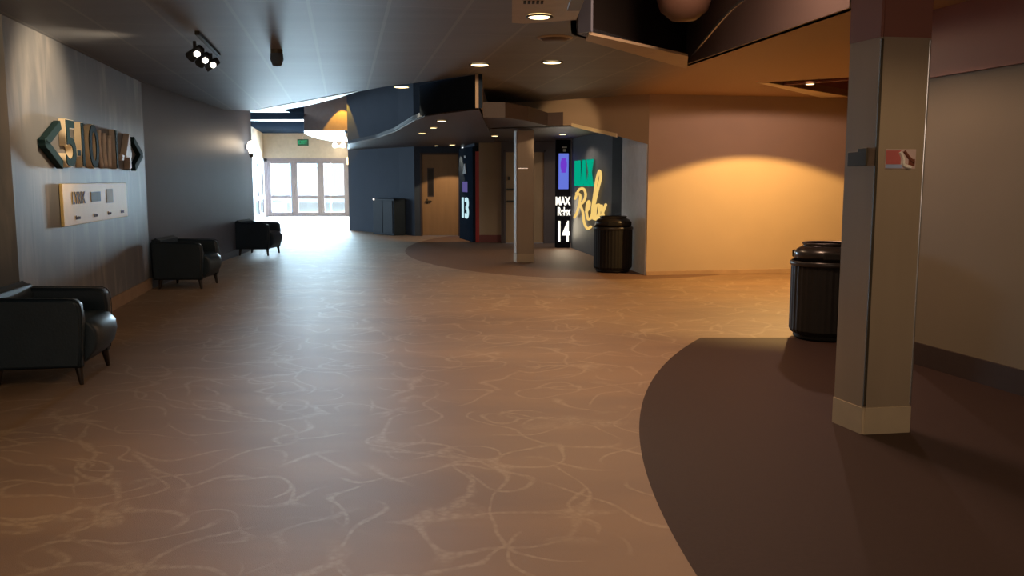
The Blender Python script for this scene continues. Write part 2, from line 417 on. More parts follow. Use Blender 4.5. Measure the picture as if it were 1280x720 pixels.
# right wall
R0, R1 = (3.27, 7.32), (6.10, -4.4)
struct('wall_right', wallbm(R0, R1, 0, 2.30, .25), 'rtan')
struct('wall_right_upper', wallbm((R0[0]-.03, R0[1]), (R1[0]-.03, R1[1]), 2.30, H, .28), 'maroon')
struct('baseboard_right', wallbm((R0[0]-.02, R0[1]), (R1[0]-.02, R1[1]), 0, .18, .02), 'dbase')
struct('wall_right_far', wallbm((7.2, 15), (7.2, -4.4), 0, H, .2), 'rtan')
# main ceiling with its two coffers
K = [(.59, 8.25), (2.02, 10.47), (2.63, 7.02), (3.0, 4.9), (.34, 4.9)]           # big coffer
K2 = [(3.50, 12.25), (5.30, 14.20), (6.3, 14.35), (6.3, 11.6), (4.36, 11.72)]
edge = [(-5.60, 17.0), (-5.0, 17.15), (-4.2, 16.7), (-3.68, 16.0), (-2.85, 14.55), (-2.28, 13.45), (-1.82, 12.8), (-1.07, 12.05), (-.42, 11.3)]
outer = [(-4.5, -4.5), (-4.5, 6.8), (-4.22, 7.28), (-5.15, 12.2)] + edge + [(-.42, 15.8), (.7, 15.3), (2.2, 14.1), (7.4, 15.1), (7.4, -4.5)]
struct('ceiling', plate(outer, H, H+.10, (K, K2)), 'ceil')
def coffer(name, loop, top, m):
    c = NB(); cx = sum(p[0] for p in loop)/len(loop); cy = sum(p[1] for p in loop)/len(loop)
    lo = [bm_v for bm_v in loop]
    for i in range(len(lo)):
        p, q = lo[i], lo[(i+1) % len(lo)]
        wallbm(p, q, H, top, .05 if ((q[0]-p[0])*(cy-p[1])-(q[1]-p[1])*(cx-p[0])) < 0 else -.05, c)
    return c
struct('ceiling_coffer_rim', coffer('c', K, 3.75, 'gloss'), 'gloss')
struct('ceiling_coffer_top', plate([(.1, 4.8), (.1, 10.7), (3.2, 10.7), (3.2, 4.8)], 3.75, 3.8), 'black')
struct('ceiling_recess_rim', coffer('c', K2, 3.2, 'maroon'), 'maroon')
struct('ceiling_recess_top', plate([(3.4, 11.5), (3.4, 14.4), (6.4, 14.4), (6.4, 11.5)], 3.2, 3.25), 'maroon')
struct('trim_5', plate([(.69, 8.11), (1.86, 9.52), (2.05, 10.56), (.69, 8.46)][::-1], 2.795, H), 'lip')
struct('trim_6', wallbm((.60, 8.20), (.705, 8.10), H, 3.7, .03), 'greywall')
struct('trim_9', wallbm((2.0, 10.36), (2.60, 7.0), H, 3.74, .02), 'brown')
struct('ceiling_painted_daylight', plate([(-4.95, 17.12), (-3.92, 15.66), (-3.45, 15.03), (-2.76, 14.05), (-2.3, 13.42), (-2.85, 14.56), (-3.68, 16.02), (-4.2, 16.72)], 2.814, H), 'white')  # white slab shaped and coloured as the daylit part of the ceiling underside
struct('trim_8', plate([(3.30, 12.18), (3.50, 12.25), (5.30, 14.20), (4.95, 14.38)], 2.812, H), 'paletrim')
# lower canopy before the theatres
can_a = [(-4.87, 26.3), (-4.05, 22), (-2.9, 19), (-2.2, 16.6), (-1.5, 13.5), (-1.25, 12.6), (-.95, 12.0), (-.42, 11.3), (-.42, 24.0), (-3.0, 24.6)]
struct('ceiling_canopy', plate(can_a, 2.40, 2.46), 'navy')
struct('ceiling_canopy_fascia', wallbm((-1.30, 12.62), (-.95, 11.97), 2.40, H-.002, .06, wallbm((-.95, 11.97), (-.42, 11.27), 2.40, H-.002, .06)), 'nightblue')
struct('wall_canopy_side', wallbm((-.42, 11.27), (-.42, 15.8), 2.40, H-.002, .04), 'tan')
struct('ceiling_canopy_lining', plate([(-4.85, 26.3), (-4.03, 22), (-2.88, 19), (-2.18, 16.6), (-1.48, 13.5), (-1.23, 12.62), (-.93, 12.03), (-.42, 11.33), (-.42, 24.0), (-3.0, 24.6)], 2.385, 2.40), 'brown')
can_b = [(-.45, 12.95), (-.10, 13.0), (.25, 13.75), (.60, 15.0), (1.05, 14.75), (2.0, 14.2), (2.05, 15.2), (1.55, 19.6), (1.95, 21.3), (-.42, 21.6)]
struct('ceiling_alcove', plate(can_b, 2.40, 2.62), 'brown')
# high ceilings past the edge
struct('ceiling_upper', plate([(-6.6, 12), (-6.6, 37), (3, 27), (3, 15.4), (-.45, 15.7), (-.45, 11.4), (-.9, 12)][::-1], 4.2, 4.3), 'navy')
struct('ceiling_vestibule', plate([(-12.2, 16.5), (-12.2, 36.4), (-4.8, 36.4), (-4.8, 26.7), (-6.2, 26.7), (-3.83, 16.5)], 3.38, 3.46), 'nightblue')
for y in (24.6, 28.2):
    b = NB(); box(b, (-9.6, y-.35, 3.370), (-6.2, y+.35, 3.38))
    t_ = obj('ceiling_batten', b, 'white'); tag(t_, 'long white strip under the dark vestibule ceiling, %s the exit doors' % ('farther from' if y < 26 else 'nearer to'), 'ceiling strip', 'white strips on the vestibule ceiling')
# curved bulkhead by the exit
pts = [(-4.9, 26.6), (-6.3, 26.6)] + [(-5.2-1.45*math.cos(a)*1.0, 28.2+5.2*math.sin(a)) for a in [k*PI/2/8 for k in range(0, 9)]] + [(-5.6, 33.4)]
pts = [(-5.0, 26.6), (-6.2, 26.6), (-6.55, 28.2), (-6.75, 30), (-6.85, 31.5), (-6.75, 33), (-6.4, 34.0), (-6.25, 34.0)]
struct('ceiling_bulkhead', plate(pts, 2.95, 2.97), 'white')
struct('wall_bulkhead', wallbm((-6.2, 26.62), (-4.9, 26.62), 2.97, 4.2, .1), 'cove')

# ------------------------------------------------------------------ exit doors and glass
def glazed(name, P, Q, z1, npane, mid=.80, label=None, n0=.13):
    fm = frame_mtx(P, Q)
    L = (Vector(Q)-Vector(P)).length; bm = NB()
    t = .06
    box(bm, (0, 0, -t), (n0, z1, 0), mtx=fm); box(bm, (L-n0, 0, -t), (L, z1, 0), mtx=fm); box(bm, (0, z1-.13, -t), (L, z1, 0), mtx=fm)
    root = struct(name, bm, 'frame')
    wd = (L-2*n0)/npane
    for k in range(npane):
        x0, x1 = n0+k*wd, n0+(k+1)*wd
        lb = NB(); s = .14
        box(lb, (x0, .01, -.05), (x0+s, z1-.13, -.005), .008, fm); box(lb, (x1-s, .01, -.05), (x1, z1-.13, -.005), .008, fm)
        box(lb, (x0+s, .01, -.05), (x1-s, .19, -.005), .008, fm); box(lb, (x0+s, z1-.22, -.05), (x1-s, z1-.13, -.005), .008, fm)
        box(lb, (x0+s, mid-.06, -.05), (x1-s, mid+.08, -.005), .008, fm)
        leaf = obj('door_leaf', lb, 'frame', root)
        g = NB(); box(g, (x0+s, .19, -.03), (x1-s, mid-.06, -.024), mtx=fm); box(g, (x0+s, mid+.08, -.03), (x1-s, z1-.22, -.024), mtx=fm)
        obj('glass_pane', g, 'glass', leaf)
        h = NB(); box(h, (x0+s+.02, mid-.01, 0), (x1-s-.02, mid+.03, .05), .008, fm); obj('push_bar', h, 'frame', leaf)
    return root
glazed('door_1', (-10.11, 36.2), (-6.60, 36.2), 2.38, 3)
glazed('window_1', VS, (-10.05, 35.95), 2.35, 2)
b = NB()
for k in range(5):
    f = k/4; x, y = -11.35+1.5*f, 22+6*f; box(b, (x-.06, y-.06, .3), (x+.06, y+.06, 2.5), .01)
wallbm((-11.35, 22.0), (-9.85, 28.0), .3, .38, .1, b); wallbm((-11.35, 22.0), (-9.85, 28.0), 2.42, 2.5, .1, b)
wf = struct('window_added', b, 'frame'); obj('glass_pane', wallbm((-11.37, 22.0), (-9.87, 28.0), .38, 2.42, .01), 'glass', wf)  # window added in an unseen wall to let the side fill in
# pale blue things outside
b = NB(); box(b, (-10.6, 38.0, -.02), (-9.8, 38.5, .62), .04); box(b, (-10.65, 37.97, .62), (-9.75, 38.53, .68), .02)
tag(obj('utility_box', b, 'blue'), 'pale blue box standing on the pavement outside the left exit door', 'utility box')
b = NB(); box(b, (-9.7, 38.6, 2.10), (-7.9, 38.9, 2.26), .02); box(b, (-9.68, 38.7, -.02), (-9.62, 38.76, 2.12)); box(b, (-7.98, 38.7, -.02), (-7.92, 38.76, 2.12))
tag(obj('entrance_rail', b, 'blue'), 'pale blue overhead rail on two posts outside the exit doors', 'rail')

# exit sign, emergency light, sconces
t = thing('exit_sign', 'green lit exit sign hung over the exit doors', 'exit sign', (-8.42, 35.9, 3.0))
b = NB(); box(b, (-.22, -.04, -.13), (.22, .04, .13), .012); obj('sign_box', b, 'exitp', t)
b = NB(); box(b, (-.015, -.01, .13), (.015, .01, .40)); obj('hanger', b, 'steel', t)
tx = text('lettering', 'EXIT', .20, .01, frame_mtx((0, 0), (1, 0)), (0, 0, .045), 'exitg', t, .85, .004)
t = thing('emergency_light', 'white two-headed emergency light on the tan wall above the right exit door', 'emergency light', (-6.98, 36.12, 2.86))
b = NB(); box(b, (-.25, -.05, -.06), (.25, .07, .06), .02); obj('housing', b, 'white', t)
for s in (-1, 1):
    b = NB(); lathe(b, [(0, -.08), (.07, -.08), (.11, .04), (.10, .06), (0, .07)], n=20, mtx=Matrix.Translation((s*.17, -.14, .03)) @ Matrix.Rotation(PI/2, 4, 'X'))
    obj('lamp_head', b, 'lampw', t)
light('emergency_glow', 'POINT', (0, -.5, 0), 6, WARM, parent=t, shadow_soft_size=.1)
t = thing('wall_sconce', 'glowing round wall lamp on the dark left wall before the exit', 'wall lamp', (-5.55, 18.77, 2.19), .1)
b = NB(); lathe(b, [(0, 0), (.07, 0), (.07, .03), (0, .03)], n=20, mtx=Matrix.Translation((-.06, 0, 0)) @ Matrix.Rotation(PI/2, 4, 'Y')); obj('wall_plate', b, 'steel', t)
b = NB(); lathe(b, [(0, -.15), (.07, -.13), (.11, 0), (.09, .11), (0, .14)], n=24, mtx=Matrix.Translation((.08, 0, 0))); obj('glass_shade', b, 'lampw', t, True)
b = NB(); lathe(b, [(0, -.22), (.035, -.21), (.05, -.14), (0, -.14)], n=16, mtx=Matrix.Translation((.05, 0, 0))); obj('bracket', b, 'dplate', t)
light('sconce_glow', 'POINT', (.45, .1, .1), 9, (1, .78, .55), parent=t, shadow_soft_size=.1)
light('vestibule_wash', 'POINT', (-8.9, 33.2, 2.9), 12, (1, .72, .42), shadow_soft_size=.1)
t = thing('wall_lamp', 'small warm lamp at the right edge of the exit doors', 'wall lamp', (-6.52, 35.4, 2.25))
b = NB(); lathe(b, [(0, -.14), (.05, -.14), (.06, .14), (0, .14)], n=16); obj('glass_tube', b, 'lamp', t)
b = NB(); box(b, (.04, -.03, -.05), (.12, .03, .05), .01); obj('bracket', b, 'dplate', t)
light('bulkhead_spot', 'SPOT', (-5.05, 26.26, 4.05), 130, (1, .50, .04), (-5.05, 26.34, 3.0), spot_size=1.1, spot_blend=.08, shadow_soft_size=.02)

# ------------------------------------------------------------------ theatre doors
def theatre_door(name, P, Q, z1, win=True, plates=False):
    fm = frame_mtx(P, Q); L = (Vector(Q)-Vector(P)).length
    b = NB(); box(b, (0, 0, -.10), (.05, z1, .02), .004, fm); box(b, (L-.05, 0, -.10), (L, z1, .02), .004, fm); box(b, (0, z1-.05, -.10), (L, z1, .02), .004, fm)
    root = struct(name, b, 'brown')
    b = NB(); box(b, (.05, .01, -.06), (L-.05, z1-.05, -.01), .004, fm); lf = obj('door_leaf', b, 'door', root)
    if win:
        b = NB(); box(b, (.19, 1.05, -.012), (.37, 1.82, .0), .004, fm); obj('window_frame', b, 'brown', lf)
        b = NB(); box(b, (.215, 1.08, -.002), (.345, 1.79, .004), mtx=fm); obj('glass_pane', b, 'gloss', lf)
        b = NB(); box(b, (.16, .86, -.01), (.20, 1.0, .0), .003, fm); box(b, (.13, .925, .0), (.30, .955, .05), .01, fm); obj('door_handle', b, 'dplate', lf)
    if plates:
        b = NB(); box(b, (.07, 1.26, -.012), (.40, 1.30, .03), .008, fm); box(b, (.07, .98, -.012), (.40, 1.02, .03), .008, fm); box(b, (.10, 1.50, -.01), (.16, 1.58, .01), .004, fm); obj('door_handle', b, 'dplate', lf)
    return root
theatre_door('door_2', (-2.46, 23.77), (-1.40, 23.72), 2.22)
theatre_door('door_3', (-.20, 21.0), (.80, 21.0), 2.2, False, True)

# number columns
def column13():
    P, Q = (-1.34, 22.9), (-.92, 21.32)
    t = thing('number_column', 'dark column with a lit 13 beside the open brown theatre door', 'sign column', (-1.13, 22.1, 0))
    inv = Matrix.Translation((1.13, -22.1, 0))
    fm = inv @ frame_mtx(P, Q); L = math.hypot(.42, 1.58)
    b = NB(); box(b, (0, 0, -.12), (L, 2.30, .03), .02, fm); obj('column_body', b, 'nightblue', t)
    text('number', '13', .72, .03, fm, (.80, .78, .05), 'signcyan', t, 1.35, .008)
    b = NB(); box(b, (.50, 1.20, .03), (1.05, 1.46, .045), .004, fm); obj('title_panel', b, 'violetdim', t)
    b = NB(); v = [b.verts.new(fm @ Vector(p)) for p in ((.60, 1.66, .04), (1.0, 1.66, .04), (.86, 1.90, .04), (.76, 1.90, .04))]; b.faces.new(v)
    r = bmesh.ops.extrude_face_region(b, geom=list(b.faces)); bmesh.ops.translate(b, vec=(fm.to_3x3() @ Vector((0, 0, .015))), verts=[g for g in r['geom'] if isinstance(g, bmesh.types.BMVert)])
    obj('emblem', b, 'panelgrey', t)
    b = NB(); box(b, (.72, 2.04, .03), (.90, 2.10, .045), .004, fm); obj('top_mark', b, 'panelgrey', t)
column13()
def column14():
    t = thing('number_column', 'lit column with a blue screen and white 14 beside the dark grey wall', 'sign column', (1.15, 19.62, 0))
    fm = frame_mtx((-.19, 0), (.15, 0))
    b = NB(); box(b, (0, 0, -.14), (.34, 2.38, 0), .015, fm); obj('column_body', b, 'darkwall', t)
    b = NB(); box(b, (.07, 1.30, 0), (.29, 2.08, .02), .006, fm); s = obj('display_screen', b, 'screen', t)
    b = NB(); tube(b, [(.18+.05*math.cos(a), 1.83+.13*math.sin(a), .026) for a in [k*PI/8 for k in range(17)]], .022, mtx=fm); box(b, (.13, 1.66, .02), (.23, 1.98, .026), mtx=fm); obj('screen_picture', b, 'violet', s)
    b = NB(); box(b, (.14, 2.20, 0), (.25, 2.23, .02), .004, fm); box(b, (.165, 2.12, 0), (.225, 2.18, .02), .006, fm); obj('top_mark', b, 'panelgrey', t)
    text('lettering', 'MAX', .24, .03, fm, (.165, 1.03, .015), 'signwhite', t, .62, .012)
    text('lettering', 'Relax', .24, .03, fm, (.19, .80, .015), 'signwhite', t, .52, .012)
    text('number', '14', .62, .03, fm, (.17, .34, .015), 'signwhite', t, .50, .018)
column14()
light('column_glow', 'AREA', (1.12, 19.40, .7), 5, (1, .85, .6), (1.1, 17, .3), shape='RECTANGLE', size=.25, size_y=.9)

# MAX Relax sign on the dark grey wall
t = thing('wall_sign', 'glowing green and yellow lettering MAX Relax on the dark grey wall', 'sign', (1.57, 17.75, 0))
fm = Matrix.Translation((-1.57, -17.75, 0)) @ frame_mtx(MW0, MW1)
for i, (ch, x) in enumerate((('M', .82), ('A', 1.43), ('X', 1.99))):
    b = text_bm(ch, .74, .05, .80, bold=.014)
    bmesh.ops.translate(b, vec=(x, 1.61, .05), verts=b.verts); bmesh.ops.transform(b, matrix=fm, verts=b.verts)
    obj('letter', b, 'green', t)
strokes = dict(r=[[(.72, 1.22), (1.10, 1.18), (1.02, 1.0), (.80, .82), (.55, .70)][::1], [(.60, 1.10), (.95, 1.29), (1.40, 1.32), (1.62, 1.21), (1.45, 1.07), (1.08, .99)], [(1.08, .99), (1.36, .85), (1.50, .64), (1.80, .53), (2.12, .58)]],
    e=[[(1.69, .86), (1.94, .96), (1.96, 1.07), (1.80, 1.04), (1.72, .88), (1.84, .73), (2.06, .74), (2.18, .80)]],
    l=[[(2.18, .80), (2.62, 1.27), (2.88, 1.54), (2.78, 1.67), (2.58, 1.52), (2.38, 1.19), (2.24, .92), (2.30, .77), (2.44, .75)]],
    a=[[(2.78, 1.03), (2.56, 1.0), (2.48, .84), (2.60, .74), (2.80, .90), (2.84, 1.03), (2.80, .84), (2.92, .74)]],
    x=[[(2.98, 1.03), (3.08, .89), (3.27, .75)], [(3.31, 1.05), (3.08, .89), (2.90, .72)]])
for k, ss in strokes.items():
    b = NB()
    for s in ss: tube(b, [(p[0], p[1], .05) for p in s], .028, 8, fm, 4)
    obj('letter', b, 'yellow', t, True)

# ------------------------------------------------------------------ pillars
def pillar(name, label, corners, ztop, extra=False):
    c = Vector((sum(p[0] for p in corners)/4, sum(p[1] for p in corners)/4, 0))
    t = thing(name, label, 'pillar', c)
    def prism(sc_, z0, z1, bev=.012):
        b = NB(); lo = [b.verts.new(((p[0]-c.x)*sc_, (p[1]-c.y)*sc_, z0)) for p in corners]; hi = [b.verts.new(((p[0]-c.x)*sc_, (p[1]-c.y)*sc_, z1)) for p in corners]
        b.faces.new(lo); b.faces.new(hi)
        for i in range(4): b.faces.new((lo[i], lo[(i+1) % 4], hi[(i+1) % 4], hi[i]))
        if bev: bmesh.ops.bevel(b, geom=[e for e in b.edges if abs(e.verts[0].co.z-e.verts[1].co.z) > .05], offset=bev, segments=3, affect='EDGES')
        return b
    obj('base_sleeve', prism(1.03, 0, .16), 'metalbase', t)
    obj('shaft', prism(1, .16, ztop), 'metal', t)
    return t, c, prism
t, c, prism = pillar('metal_pillar', 'big square metal-clad pillar standing in the dark carpet at right', [(2.0, 5.36), (2.08, 5.08), (2.385, 5.13), (2.305, 5.42)], 2.30)
obj('painted_head', prism(1.02, 2.30, H), 'maroon', t)
fm = Matrix.Translation((-c.x, -c.y, 0)) @ frame_mtx((2.08, 5.08), (2.385, 5.13))
# groove beside the corner
b = NB(); box(b, (-.004, .17, -.01), (.012, 2.29, .004), .003, fm); obj('corner_bead', b, 'dplate', t)
b = NB(); box(b, (.292, .17, -.012), (.306, 2.29, .004), .004, fm); obj('corner_bead', b, 'steel', t)
fl = thing('flyer', 'small red and white flyer taped on the front of the big pillar', 'flyer', (2.08, 5.08, 0))
fm = Matrix.Translation((-2.08, -5.08, 0)) @ frame_mtx((2.08, 5.08), (2.385, 5.13))
b = NB(); box(b, (.055, 1.565, .001), (.245, 1.675, .004), mtx=fm); obj('sheet', b, 'flyer', fl)
b = NB(); box(b, (.058, 1.59, .004), (.15, 1.668, .006), mtx=fm); obj('picture', b, 'flyred', fl)
b = NB(); box(b, (.058, 1.568, .004), (.16, 1.588, .006), mtx=fm); obj('picture', b, 'flyblue', fl)
b = NB(); tube(b, [(.145, 1.66, .005), (.165, 1.62, .005), (.17, 1.585, .005), (.215, 1.572, .005)], .012, 6, fm); obj('picture', b, 'flywhite', fl)
b = NB(); tube(b, [(.17, 1.665, .005), (.20, 1.63, .005), (.235, 1.60, .005)], .010, 6, fm); box(b, (.20, 1.58, .004), (.24, 1.62, .006), mtx=fm); obj('picture', b, 'flybrown', fl)
fm2 = frame_mtx((2.0, 5.36), (2.08, 5.08))
b = NB(); box(b, (.05, 1.58, .001), (.22, 1.665, .012), .004, fm2); box(b, (.14, 1.66, .001), (.22, 1.685, .012), .004, fm2)
tag(obj('wall_plate', b, 'dplate'), 'dark bronze plate fixed on the left face of the big pillar', 'plate')
t, c, prism = pillar('metal_pillar', 'slim square pillar under the canopy between the two theatre entries', [(.03, 16.24), (.09, 16.08), (.40, 16.08), (.36, 16.30)], 2.385)
fm = Matrix.Translation((-c.x, -c.y, 0)) @ frame_mtx((.03, 16.24), (.09, 16.08))
b = NB(); box(b, (.02, .17, 0), (.15, 2.36, .006), .002, fm); obj('corner_strip', b, 'white', t)
fm = Matrix.Translation((-c.x, -c.y, 0)) @ frame_mtx((.09, 16.08), (.40, 16.08))
b = NB(); box(b, (.02, 1.70, 0), (.20, 1.72, .012), .003, fm); obj('small_rail', b, 'steel', t)

# ------------------------------------------------------------------ trash cans
def trash_can(loc, label):
    t = thing('trash_can', label, 'trash can', loc, .2, 'black trash cans')
    b = NB(); n = 72; t2 = bmesh.new()
    prof = [(.255, .0), (.275, .02), (.275, .05), (.30, .06), (.315, .09), (.315, .70), (.32, .72), (.30, .735), (0, .735)]
    lathe(b, [(0, 0)]+prof, n=n)
    for v in b.verts:                                  # fine vertical ribs on the drum
        if .055 < v.co.z < .705:
            k = int(round(math.atan2(v.co.y, v.co.x)/(2*PI/n)))
            if k % 2: v.co.x *= .985; v.co.y *= .985
    obj('drum', b, 'can', t)
    b = NB(); lathe(b, [(.318, .70), (.328, .705), (.328, .735), (.315, .745)], n=48); obj('rim_band', b, 'gloss', t, True)
    b = NB(); lathe(b, [(0, .90), (.15, .895), (.22, .882), (.27, .855), (.292, .82), (.298, .74), (0, .738)], n=48); lid = obj('dome_lid', b, 'gloss', t, True)
    for a in (-.9, -1.9, .7, 2.2):
        m_ = Matrix.Rotation(a, 4, 'Z'); b = NB(); box(b, (.262, -.085, .765), (.305, .085, .835), .012, m_); obj('flap', b, 'can', lid)
    b = NB(); lathe(b, [(.20, .905), (.215, .915), (.225, .905), (.21, .885)], n=40); obj('ash_ring', b, 'gloss', lid, True)
    return t
tc = trash_can((1.66, 14.45, 0), 'black domed trash can at the corner by the MAX Relax wall')
trash_can((2.98, 8.32, 0), 'black domed trash can half hidden behind the big metal pillar')
t = thing('utility_cabinet', 'low dark blue cabinet with a tiny light standing against the far blue wall', 'cabinet', (-3.38, 24.42, 0), -.84)
b = NB(); box(b, (-.52, -.22, .0), (.52, .16, 1.0), .02); obj('cabinet_body', b, 'cabinet', t)
b = NB(); box(b, (-.47, -.24, .06), (-.01, -.22, .94), .006); obj('door', b, 'cabinet', t)
b = NB(); box(b, (.01, -.24, .06), (.47, -.22, .94), .006); obj('door', b, 'cabinet', t)
b = NB(); lathe(b, [(0, 0), (.025, 0), (.02, .02), (0, .022)], n=12, mtx=Matrix.Translation((-.45, -.22, .97)) @ Matrix.Rotation(PI/2, 4, 'X')); obj('indicator_light', b, 'lampw', t)

# ------------------------------------------------------------------ armchairs (face +x)
def armchair(loc, rz, label):
    t = thing('leather_armchair', label, 'armchair', loc, rz, 'dark leather armchairs along the left wall')
    W, D = .39, .36
    # each side: rounded arm panel
    for s in (-1, 1):
        b = NB(); y0, y1 = s*W, s*(W-.11)
        sec = [(-D, .13), (D-.06, .13), (D-.045, .30), (D-.035, .50), (D-.046, .598), (D-.08, .632), (D-.16, .642), (-D, .655)]
        A = [b.verts.new((x, min(y0, y1), z)) for x, z in sec]; B = [b.verts.new((x, max(y0, y1), z)) for x, z in sec]
        b.faces.new(A); b.faces.new(B[::-1])
        for i in range(len(sec)): b.faces.new((A[i], A[(i+1) % len(sec)], B[(i+1) % len(sec)], B[i]))
        bmesh.ops.recalc_face_normals(b, faces=b.faces)
        bmesh.ops.bevel(b, geom=[e for e in b.edges if abs(e.verts[0].co.y-e.verts[1].co.y) < .01], offset=.022, segments=3, affect='EDGES', clamp_overlap=True)
        arm = obj('arm', b, 'leather', t, True)
        p = NB(); tube(p, [(x, s*(W+.002)-s*.012, z) for x, z in [(D-.056, .15), (D-.042, .30), (D-.032, .50), (D-.044, .60), (D-.08, .636), (D-.16, .645), (-D+.1, .655)]], .004, 6); obj('piping', p, 'leather', arm, True)
    b = NB(); sec = [(-D-.02, .13), (-D+.10, .13), (-D+.15, .48), (-D+.13, .65), (-D+.08, .705), (-D+.01, .705), (-D-.03, .66)]
    wd = W-.10
    A = [b.verts.new((x, -W+.02, z)) for x, z in sec]; B = [b.verts.new((x, W-.02, z)) for x, z in sec]
    b.faces.new(A); b.faces.new(B[::-1])
    for i in range(len(sec)): b.faces.new((A[i], A[(i+1) % len(sec)], B[(i+1) % len(sec)], B[i]))
    bmesh.ops.bevel(b, geom=[e for e in b.edges], offset=.03, segments=3, affect='EDGES')
    obj('backrest', b, 'leather', t, True)
    b = NB(); box(b, (-D+.02, -W+.05, .13), (D-.08, W-.05, .27), .02); obj('seat_frame', b, 'leather', t, True)
    # seat cushion with a bulging waterfall front
    b = NB(); sec = [(-D+.12, .27), (-D+.12, .44), (0, .47), (D-.08, .475), (D-.01, .455), (D+.035, .40), (D+.045, .33), (D+.02, .24), (D-.04, .165), (D-.09, .16), (D-.10, .27)]
    rows = []
    for y, k in ((-W+.105, .93), (-W+.14, .985), (-.15, 1.0), (0, 1.01), (.15, 1.0), (W-.14, .985), (W-.105, .93)):
        rows.append([b.verts.new((x*(k if x > 0 else 1), y, .27+(z-.27)*k if z > .27 else z)) for x, z in sec])
    for R, S in zip(rows, rows[1:]):
        for i in range(len(sec)): b.faces.new((R[i], R[(i+1) % len(sec)], S[(i+1) % len(sec)], S[i]))
    b.faces.new(rows[0]); b.faces.new(rows[-1])
    obj('seat_cushion', b, 'leather', t, True)
    for sx in (-1, 1):
        for sy in (-1, 1):
            b = NB(); x, y = sx*(D-.09), sy*(W-.06)
            lathe(b, [(0, 0), (.014, 0), (.016, .01), (.030, .14), (0, .14)], n=14)
            for v in b.verts:
                f = 1-v.co.z/.14
                v.co.x += x+sx*.018*f; v.co.y += y+sy*.012*f
            obj('leg', b, 'leg', t, True)
    return t
A0 = armchair((-3.52, 6.66, 0), .165, 'dark leather armchair nearest the camera, cut by the left edge of the photo')
dup(A0, (-4.60, 12.45, 0), .02, 'middle dark leather armchair where the patterned wall meets the plain wall')
dup(A0, (-5.13, 17.86, 0), -.06, 'farthest dark leather armchair, by the exit opening')

# ------------------------------------------------------------------ left wall sign and poster
P, Q = WL0, WL1
SU = (Vector(Q)-Vector(P)).length
t = thing('wall_sign', 'dark raised theatre number sign with arrows on the patterned left wall', 'sign', (P[0], P[1], 0))
fm = Matrix.Translation((-P[0], -P[1], 0)) @ frame_mtx(P, Q)
def sl(y): return (y-7.28)/(12.18-7.28)*SU
def lit(name, s_, y, z, size, sx, m, back='letterside'):
    g = text_bm(s_, size, .06, sx, bold=.016); bmesh.ops.translate(g, vec=(sl(y), z, .035), verts=g.verts); bmesh.ops.transform(g, matrix=fm, verts=g.verts)
    o = obj(name, g, back, t)
    g = text_bm(s_, size, .010, sx, bold=.008); bmesh.ops.translate(g, vec=(sl(y), z, .070), verts=g.verts); bmesh.ops.transform(g, matrix=fm, verts=g.verts)
    f = obj('face', g, m, o)
    return o
def arrow(y0, y1, z, h, m):
    a, c_ = sl(y0), sl(y1)
    for nm, mm, r, zz in (('arrow', 'letterside', .060, .06), ):
        g = NB(); 
        for (u0, v0), (u1, v1) in (((c_, z+h), (a, z)), ((a, z), (c_, z-h))):
            d = Vector((u1-u0, v1-v0)); L = d.length; ang = math.atan2(d.y, d.x)
            mm_ = fm @ Matrix.Translation(((u0+u1)/2, (v0+v1)/2, .035)) @ Matrix.Rotation(ang, 4, 'Z')
            box(g, (-L/2-.03, -.042, -.03), (L/2+.03, .042, .03), .004, mm_)
        o = obj('arrow', g, m, t)
arrow(7.97, 8.38, 1.83, .175, 'letter')
lit('letter', '5', 8.66, 1.83, .62, 1.25, 'letter')
lit('letter', '-', 8.91, 1.80, .4, .8, 'letter')
lit('letter', '1', 9.06, 1.83, .62, 1.0, 'letter')
lit('letter', '0', 9.46, 1.83, .62, 1.25, 'letter')
for k, (yy, a) in enumerate(((9.86, .05), (10.02, .0), (10.18, -.05))):
    g = NB(); tube(g, [(sl(yy), 1.64, .03), (sl(yy)-a-.03, 1.82, .03), (sl(yy)-a, 2.04-.02*k, .03)], .03, 8, fm); obj('emblem_stroke', g, 'paleletter', t, True)
lit('letter', '1', 10.40, 1.83, .62, 1.0, 'letter', 'paleletter')
lit('letter', '-', 10.68, 1.80, .4, .9, 'paleletter', 'paleletter')
lit('letter', '4', 10.98, 1.83, .58, 1.0, 'paleletter', 'paleletter')
arrow(11.75, 11.35, 1.83, .165, 'letter')
t = thing('poster', 'pale yellow poster panel with small logos under the number sign', 'poster', (P[0], P[1], 0))
b = NB(); box(b, (sl(8.43), 1.055, .005), (sl(10.92), 1.465, .035), .004, fm); obj('board', b, 'paper', t)
text('lettering', 'LYRIX', .17, .004, fm, (sl(8.93), 1.315, .037), 'ink', t, .98, .003)
b = NB(); box(b, (sl(9.37), 1.27, .035), (sl(9.73), 1.375, .039), mtx=fm); obj('logo', b, 'inkblue', t)
b = NB(); box(b, (sl(9.98), 1.24, .035), (sl(10.26), 1.40, .038), .0, fm); obj('logo', b, 'inkgreen', t)
for yy in (8.87, 9.50, 10.07, 10.65):
    text('caption', 'theatre', .06, .004, fm, (sl(yy), 1.125, .037), 'ink', t, .9)

